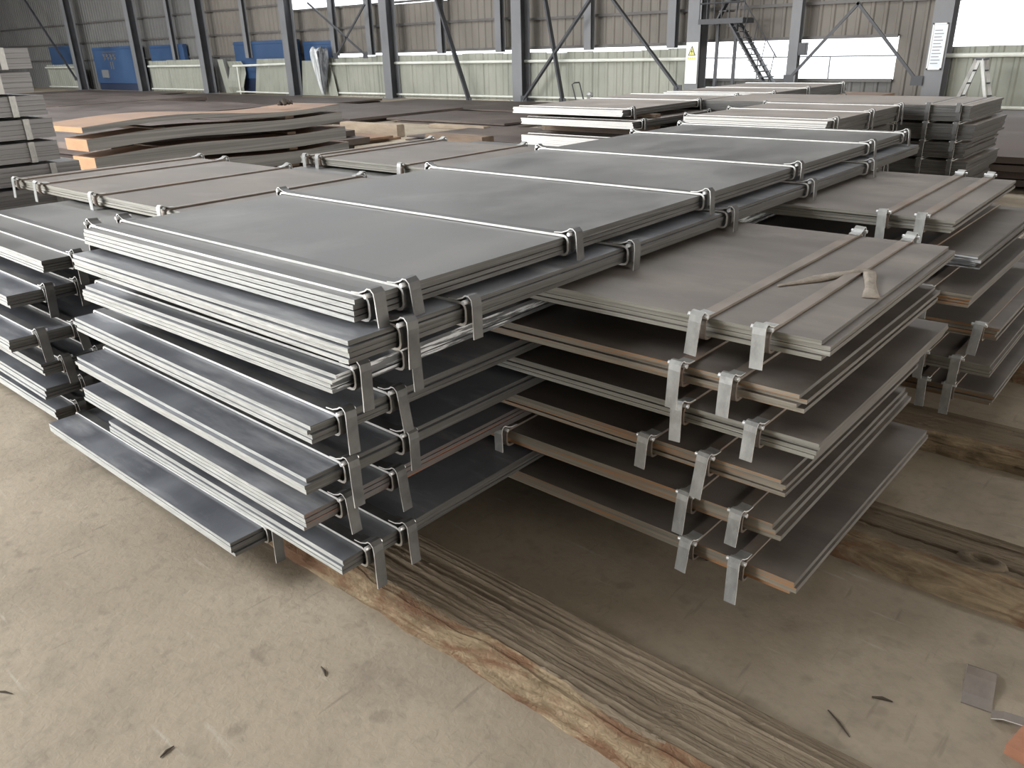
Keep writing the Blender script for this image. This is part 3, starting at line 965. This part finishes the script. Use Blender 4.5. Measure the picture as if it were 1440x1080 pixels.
# ------------------------------------------------------------------ rag on the right arm
pts = [(-0.935, 2.27), (-0.90, 2.34), (-0.87, 2.40), (-0.84, 2.47), (-0.81, 2.53), (-0.785, 2.565), (-0.757, 2.54), (-0.735, 2.48), (-0.71, 2.41), (-0.69, 2.35), (-0.675, 2.31)]
wd = [0.004, 0.012, 0.02, 0.022, 0.02, 0.02, 0.021, 0.017, 0.017, 0.022, 0.026]
hz = [0.004, 0.007, 0.010, 0.009, 0.010, 0.013, 0.016, 0.012, 0.008, 0.007, 0.004]
m = MB()
v = []
for i, (x, y) in enumerate(pts):
    a = Vector(pts[max(i - 1, 0)])
    b = Vector(pts[min(i + 1, len(pts) - 1)])
    t = (b - a).normalized()
    nn = Vector((-t.y, t.x))
    for s, hh in ((-1, 0.0005), (-0.75, 0.7), (-0.25, 1.0), (0.25, 0.75), (0.75, 0.95), (1, 0.0005)):
        z = 0.0 if hh < 0.01 else hz[i] * hh + 0.002 * math.sin(i * 2.1 + s * 4)
        v.append((x + nn.x * wd[i] * s, y + nn.y * wd[i] * s, max(0.0, z)))
f = [(i * 6 + j, i * 6 + j + 1, i * 6 + 7 + j, i * 6 + 6 + j) for i in range(len(pts) - 1) for j in range(5)]
f += [(i * 6 + 5, i * 6, i * 6 + 6, i * 6 + 11) for i in range(len(pts) - 1)] + [tuple(range(6)), tuple((len(pts) - 1) * 6 + k for k in range(6))]
m.add([(a + 0.8, b - 2.4, c) for a, b, c in v], f)
o = m.build('cloth_strip', M['cloth'], None, smooth=True)
o.location = (-0.8, 2.4, lv(11) + T + 0.001)
tag(o, 'dusty twisted rag strip lying across straps on the right arm', 'rag')

# ------------------------------------------------------------------ strap scrap, brick and debris on the floor
m = MB()
fr = lambda o, z, a: (a, o, z)
m.ribbon([(0.16, 0.004), (0.14, 0.016), (0.10, 0.02), (0.04, 0.006), (0.0, 0.003)], 0.07, 0.003, fr, edge=1)
m.ribbon([(0.035, 0.004), (0.06, 0.014), (0.1, 0.016), (0.15, 0.012)], 0.03, 0.003, lambda o, z, a: (o, a - 0.015, z + 0.003), edge=1)
o = m.build('strap_scrap', [M['strap_dusty'], M['slit_edge']])
o.location = (-0.155, 1.935, 0)
o.rotation_euler = (0, 0, R_(8))
tag(o, 'short bent steel strap offcut on the floor at lower right', 'strap offcut')
m = MB()
m.box(-0.12, 0.12, -0.055, 0.055, 0, 0.03)
m.box(-0.09, 0.09, -0.035, 0.035, 0.03, 0.032)
o = m.build('brick_fragment', M['brick_red'])
o.location = (0.06, 1.85, 0)
o.rotation_euler = (0, 0, R_(-12))
tag(o, 'reddish flat brick fragment at the right frame edge on the floor', 'brick')
for i, (x, y, l, a, w, lbl) in enumerate([(-0.347, 1.81, 0.05, 20, 0.0045, 'dark straight splinter on the shaded floor by the strap offcut'), (-1.647, 0.516, 0.04, 100, 0.0035, 'dark splinter on the bright floor near the bottom edge'),
                                          (-2.19, 0.325, 0.05, 30, 0.003, 'thin dark twig at the left edge of the bright floor'), (-1.572, 0.936, 0.04, -20, 0.004, 'tiny curved twig on the bright floor below the pile'),
                                          (-0.405, 1.66, 0.09, -35, 0.003, 'faint thin wire on the shaded floor'), (-0.9, 2.15, 0.03, 10, 0.008, 'small dark chip on the shaded floor below the right arm'),
                                          (-0.985, 2.08, 0.035, 50, 0.01, 'small dark lump on the shaded floor beside the front timber')]):
    m = MB()
    m.tube([(-l / 2, 0, w * 0.8), (0, w * 0.7, w), (l / 2, 0, w * 0.7)], [w * 0.5, w, w * 0.4], 6)
    o = m.build('splinter', M['twig'])
    o.location = (x, y, 0)
    o.rotation_euler = (0, 0, R_(a))
    tag(o, lbl, 'splinter', 'debris on the floor')

# ------------------------------------------------------------------ stacks farther back: bright-ended bundles
GN = 'bright-ended bundles behind the pile'
M['sheen_top'] = material('pale_sheen_plate', (0.22, 0.195, 0.175), (0.34, 0.305, 0.28), (1.2, 2.5, 2), (0.42, 0.56), metal=0.1, c3=(0.16, 0.14, 0.13), scale3=(1, 1, 1), amt3=0.4)  # grazing reflection of the bright openings is put into this paler colour
M['lit_end'] = material('lit_cut_end', (0.62, 0.62, 0.6), (0.8, 0.8, 0.77), (5, 5, 90), (0.4, 0.55), metal=0.1)  # brighter copy of the cut edge, stronger daylight put into its colour
NM = [M['sheen_top'], M['lit_end'], M['rolled_edge']]
zt = 1.0
for k in range(6):
    dx, dy = random.uniform(-0.06, 0.06), random.uniform(-0.05, 0.1)
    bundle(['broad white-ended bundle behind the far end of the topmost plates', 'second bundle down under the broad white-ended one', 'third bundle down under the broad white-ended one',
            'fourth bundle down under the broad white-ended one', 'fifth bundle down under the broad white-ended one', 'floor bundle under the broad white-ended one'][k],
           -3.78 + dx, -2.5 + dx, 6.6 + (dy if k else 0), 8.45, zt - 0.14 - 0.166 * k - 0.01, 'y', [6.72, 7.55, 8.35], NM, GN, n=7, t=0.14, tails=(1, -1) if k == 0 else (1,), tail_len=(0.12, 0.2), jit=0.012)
for k in range(6):
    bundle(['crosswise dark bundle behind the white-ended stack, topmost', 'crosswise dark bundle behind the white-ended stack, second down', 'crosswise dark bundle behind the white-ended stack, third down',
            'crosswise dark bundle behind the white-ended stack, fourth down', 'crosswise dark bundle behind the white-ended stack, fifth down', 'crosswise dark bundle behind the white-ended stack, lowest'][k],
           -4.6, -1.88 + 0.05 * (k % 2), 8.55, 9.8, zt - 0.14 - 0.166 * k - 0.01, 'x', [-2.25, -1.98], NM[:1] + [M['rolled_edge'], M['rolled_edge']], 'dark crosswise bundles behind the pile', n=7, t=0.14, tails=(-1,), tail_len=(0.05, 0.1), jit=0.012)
# the long stack at centre back
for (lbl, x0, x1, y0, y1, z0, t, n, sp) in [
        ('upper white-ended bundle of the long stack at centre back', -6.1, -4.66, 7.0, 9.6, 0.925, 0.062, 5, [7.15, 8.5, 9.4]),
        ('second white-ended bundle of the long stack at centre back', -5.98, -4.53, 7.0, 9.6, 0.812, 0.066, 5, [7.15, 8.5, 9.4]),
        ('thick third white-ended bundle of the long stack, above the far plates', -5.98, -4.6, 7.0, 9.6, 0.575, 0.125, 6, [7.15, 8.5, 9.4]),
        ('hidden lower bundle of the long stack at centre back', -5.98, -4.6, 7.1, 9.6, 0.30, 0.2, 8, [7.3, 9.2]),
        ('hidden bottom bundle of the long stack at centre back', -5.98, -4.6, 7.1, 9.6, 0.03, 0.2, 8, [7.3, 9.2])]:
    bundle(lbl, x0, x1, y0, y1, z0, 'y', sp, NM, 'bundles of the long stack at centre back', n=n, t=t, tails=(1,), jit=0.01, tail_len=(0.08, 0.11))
for (z0, z1) in ((0.007, 0.024), (0.237, 0.294), (0.507, 0.569), (0.706, 0.806), (0.884, 0.919)):
    for y in (7.5, 9.1):
        m = MB()
        m.box(-0.75, 0.75, -0.05, 0.05, 0, z1 - z0)
        m.box(-0.74, -0.7, -0.052, 0.052, 0.002, z1 - z0 - 0.002)
        o = m.build('dunnage_batten', M['wood_dark'])
        o.location = (-5.3, y, z0)
        tag(o, ('near' if y < 8 else 'rear') + ' dark wooden batten ' + {0.007: 'on the floor under the long stack at centre back', 0.237: 'above the bottom bundle of the long stack', 0.507: 'below the thick third bundle of the long stack', 0.706: 'above the thick third bundle of the long stack', 0.884: 'just under the upper white-ended bundle'}[z0], 'batten', 'battens in the long stack')
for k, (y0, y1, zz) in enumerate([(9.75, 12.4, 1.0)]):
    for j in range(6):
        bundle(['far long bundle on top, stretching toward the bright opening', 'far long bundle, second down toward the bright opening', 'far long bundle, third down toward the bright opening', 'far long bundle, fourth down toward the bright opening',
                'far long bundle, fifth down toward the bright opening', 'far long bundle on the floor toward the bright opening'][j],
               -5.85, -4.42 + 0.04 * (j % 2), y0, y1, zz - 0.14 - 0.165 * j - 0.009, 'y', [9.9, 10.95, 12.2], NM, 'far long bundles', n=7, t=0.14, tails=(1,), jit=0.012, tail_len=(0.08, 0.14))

# ------------------------------------------------------------------ stack of sheet bundles at far left
for k in range(10):
    zt_ = 1.69 - 0.168 * k
    th = 0.145
    z0 = zt_ - th
    dy = random.uniform(-0.04, 0.08)
    r = empty('sheet_bundle', (-7.75 + random.uniform(-0.03, 0.03), 1.2 + dy + (0.0 if k < 5 else 0.12), z0 if k < 9 else 0.007))
    lbls = ['topmost', 'second from top', 'third from top', 'fourth from top', 'fifth from top', 'sixth from top', 'seventh from top', 'eighth from top', 'ninth from top', 'floor-level']
    tag(r, lbls[k] + ' grey sheet bundle of the tall stack at far left', 'sheet stack', 'tall sheet stack at far left')
    hh = th if k < 9 else z0 + th - 0.007
    ns = 4
    for i in range(ns):
        m = MB()
        j1, j2 = random.uniform(-0.002, 0.002), random.uniform(-0.003, 0.003)
        m.box(-0.75 + j1, 0.75 + j1, -1.3 + j2, 1.3 + j2, hh * i / ns, hh * (i + 1) / ns - 0.002)
        m.build('sheet', M['sheet_side'], r)
    for y in (-0.9, 0.3, 1.06):
        m = MB()
        fr2 = lambda o, z, a: (o, a, z)
        m.ribbon([(0.77, -0.004), (0.77, hh + 0.002), (-0.77, hh + 0.002), (-0.77, -0.004)], 0.045, 0.003, fr2, closed=True)
        s = m.build('strap', M['sheet_side'] if y < 0 else M['tail'], r)
        s.location = (0, y + random.uniform(-0.05, 0.05), 0)

# ------------------------------------------------------------------ rusted wavy plates behind it
for k, (zt_, th, off, lbl) in enumerate([(0.93, 0.055, 0.0, 'brown rusted wavy plate on top of the orange-ended stack'), (0.83, 0.12, 0.02, 'second orange-ended wavy plate layer under the brown top'), (0.64, 0.15, 0.06, 'third orange-ended wavy plate layer'),
                                        (0.44, 0.15, 0.08, 'fourth wavy plate layer just above the crosswise plates'), (0.24, 0.2, 0.1, 'bottom layer of the orange-ended wavy stack')]):
    m = MB()
    ny = 22
    y0, y1 = 3.55 + off, 6.85 + 0.03 * k
    x0, x1 = (-10.2, -9.0) if k == 0 else (-9.55, -9.0)
    v = []
    for z in (0, 1):
        for i in range(ny + 1):
            y = y0 + (y1 - y0) * i / ny
            wv = (0.035 * math.sin((y - y0) * 2.1 - 0.5) * (1.0 if k == 0 else 0.7) + (0.03 * (i / ny) if k else 0.02)) if k < 4 else 0.0
            for x in (x0, x1):
                v.append((x, y, zt_ - th + wv + z * th + 0.012 * (x - x0)))
    n2 = (ny + 1) * 2
    for i in range(ny):
        m.f += [(i * 2, i * 2 + 1, i * 2 + 3, i * 2 + 2), (n2 + i * 2, n2 + i * 2 + 2, n2 + i * 2 + 3, n2 + i * 2 + 1),
                (i * 2, i * 2 + 2, n2 + i * 2 + 2, n2 + i * 2), (i * 2 + 1, i * 2 + 3, n2 + i * 2 + 3, n2 + i * 2 + 1)]
        m.m += [0, 0, 2, 2]
    m.f += [(0, 1, n2 + 1, n2), (ny * 2, ny * 2 + 1, n2 + ny * 2 + 1, n2 + ny * 2)]
    m.m += [1, 1]
    m.v = [(a + 9.65, b - 5.2, c - (zt_ - th)) for a, b, c in v]
    o = m.build('wavy_plates', [M['rust_top'], M['rust_end'], M['layer_side']], None)
    o.location = (-9.65, 5.2, zt_ - th)
    tag(o, lbl, 'steel plates', 'orange-ended wavy plates')
for zt_, z0 in ((0.875, 0.84), (0.68, 0.65), (0.49, 0.46), (0.29, 0.255), (0.04, 0.004)):
    for y in (4.4, 6.1):
        m = MB()
        m.box(-0.6, 0.6, -0.06, 0.06, 0, max(0.02, zt_ - z0) - 0.001)
        m.box(-0.59, 0.59, -0.062, 0.062, 0.004, 0.012)
        o = m.build('spacer_batten', M['wood_dark'])
        o.location = (-9.65, y, z0)
        tag(o, ('left' if y < 5 else 'right') + ' dark wooden batten ' + {0.84: 'just under the brown wavy top plate', 0.65: 'below the second orange-ended wavy layer', 0.46: 'below the third orange-ended wavy layer', 0.255: 'below the fourth wavy plate layer', 0.004: 'on the floor under the wavy stack'}[z0], 'batten', 'battens in the wavy stack')
# debris clump on the top plate
m = MB()
for i in range(9):
    a = random.uniform(0, 6.28)
    r0 = random.uniform(0.0, 0.12)
    x, y, s = math.cos(a) * r0 * 0.8, math.sin(a) * r0 * 1.4, random.uniform(0.02, 0.045)
    m.tube([(x - s, y, 0.004), (x, y + s * 0.3, s * 1.2), (x + s, y, 0.006)], [s * 0.4, s * 0.8, s * 0.4], 6)
o = m.build('rope_clump', M['twig'])
o.location = (-9.35, 6.2, 0.985)
tag(o, 'small dark clump of scrap on the brown wavy plate', 'scrap')

# ------------------------------------------------------------------ low rusted plates lying about on the far floor
low = [(-47.5, -36.8, 15.2, 19.3, 0.08, 'rusty_dark', 'thin dark sheets before the blue machine with lettering', 2), (-35.8, -27.6, 14.8, 19.3, 0.08, 'rusty_dark', 'thin dark sheets before the flared pale sheet', 2),
       (-0.9, 3.6, 6.1, 9.5, 0.14, 'rusty_dark', 'flat dark plates just behind the far right arm at the frame edge', 3),
       (-10.4, -9.65, 4.1, 6.9, 0.74, 'rusty_dark', 'added dark stand-in for shadow beneath the brown wavy top plate', 5), (-26.8, -21.9, 14.7, 18.6, 0.12, 'rusty_dark', 'flat dark plates left of the leaning brace near the fence', 2),  # stack under the wavy top: dark colour replaces the tall sheet stack's shadow
       (-21.0, -13.5, 16.4, 19.2, 0.1, 'rusty_dark', 'thin dark plates along the foot of the fence', 2), (-12.2, -8.0, 10.8, 13.1, 0.08, 'rusty_dark', 'thin dull plates around the dark timber block', 2),
       (-17.3, -16.0, 9.4, 11.8, 0.3, 'rusty_dark', 'dull plates left of the tan timber', 3), (-10.9, -8.7, 13.4, 18.0, 0.1, 'rusty_dark', 'dark plates behind the long stack at centre back', 2),(-17.5, -11.5, 5.2, 9.0, 0.35, 'rusty_dark', 'broad dark plates stacked behind the brown wavy plate', 3), (-24, -17.8, 6.5, 11.5, 0.45, 'rusty_dark', 'dull rusted plates before the blue machine', 4),
       (-34, -25, 9.5, 14.0, 0.4, 'rusty_dark', 'low spread of rusted plates toward the far left columns', 3), (-21.5, -16.0, 12.2, 16.0, 0.16, 'rusty_dark', 'flat dark plates in front of the leaning brace', 2),
       (-15.8, -12.2, 9.2, 10.6, 0.12, 'rust_top', 'brownish low plates left of the dark timber block', 2), (-15.4, -11.6, 13.2, 15.6, 0.12, 'rusty_dark', 'flat plates behind the pale board', 2),
       (-3.9, 0.5, 10.2, 13.0, 0.35, 'rusty_dark', 'dark rusted plates at the right edge behind the far right arm', 4), (-3.6, 1.0, 13.2, 17.5, 0.3, 'rusty_dark', 'brown plates in front of the step ladder', 3),
       (-8.2, -5.0, 15.2, 17.2, 0.55, 'rust_top', 'pinkish brown plates beneath the column with the notice board', 4)]
for (x0, x1, y0, y1, h, mt, lbl, n) in low:
    r = empty('rusted_plate_stack', ((x0 + x1) / 2, (y0 + y1) / 2, 0))
    tag(r, lbl, 'steel plates', 'rusted plates on the far floor')
    hx, hy = (x1 - x0) / 2, (y1 - y0) / 2
    for i in range(n):
        jx, jy = random.uniform(-0.25, 0.25), random.uniform(-0.2, 0.2)
        m = MB()
        nx = 8
        v = []
        a1 = random.uniform(0, 6)
        for z in (0, 1):
            for k in range(nx + 1):
                x = -hx + 2 * hx * k / nx
                wv = 0.02 * math.sin(x * 1.1 + 1) * (1 if h > 0.2 else 0.2) + 0.03 * (1 if h > 0.2 else 0.0)
                for y in (-hy, hy):
                    v.append((x + jx, y + jy, h * i / n + wv + z * (h / n - 0.02)))
        q = (nx + 1) * 2
        for k in range(nx):
            m.f += [(k * 2, k * 2 + 1, k * 2 + 3, k * 2 + 2), (q + k * 2, q + k * 2 + 2, q + k * 2 + 3, q + k * 2 + 1), (k * 2, k * 2 + 2, q + k * 2 + 2, q + k * 2), (k * 2 + 1, k * 2 + 3, q + k * 2 + 3, q + k * 2 + 1)]
        m.f += [(0, 1, q + 1, q), (nx * 2, nx * 2 + 1, q + nx * 2 + 1, q + nx * 2)]
        m.v = v
        m.m = [0] * len(m.f)
        m.build('plate', M[mt], r)

for (nm, mt, x0, x1, y0, y1, z0, z1, lbl, cat) in [
        ('pale_board', 'wood_pale', -13.4, -11.75, 12.55, 12.75, 0.0, 0.09, 'pale flat board lying on the far floor at centre', 'board'),
        ('timber_block', 'wood_dark', -11.0, -9.6, 10.2, 10.5, 0.0, 0.2, 'dark squared timber block on the far floor behind the plates', 'timber'),
        ('tan_timber', 'wood_pale', -14.3, -12.5, 10.85, 11.05, 0.0, 0.24, 'tan timber lying across low plates behind the wavy stack', 'timber'),
        ('pale_bar', 'wood_pale', -3.5, -2.9, 12.8, 12.95, 0.0, 0.42, 'pale short block on the floor below the step ladder', 'board')]:
    m = MB()
    hx, hy = (x1 - x0) / 2, (y1 - y0) / 2
    b = 0.012
    m.box(-hx, hx, -hy, hy, b, z1 - z0 - b)
    m.box(-hx + b, hx - b, -hy + b, hy - b, 0, z1 - z0)
    o = m.build(nm, M[mt])
    o.location = ((x0 + x1) / 2, (y0 + y1) / 2, z0)
    tag(o, lbl, cat)
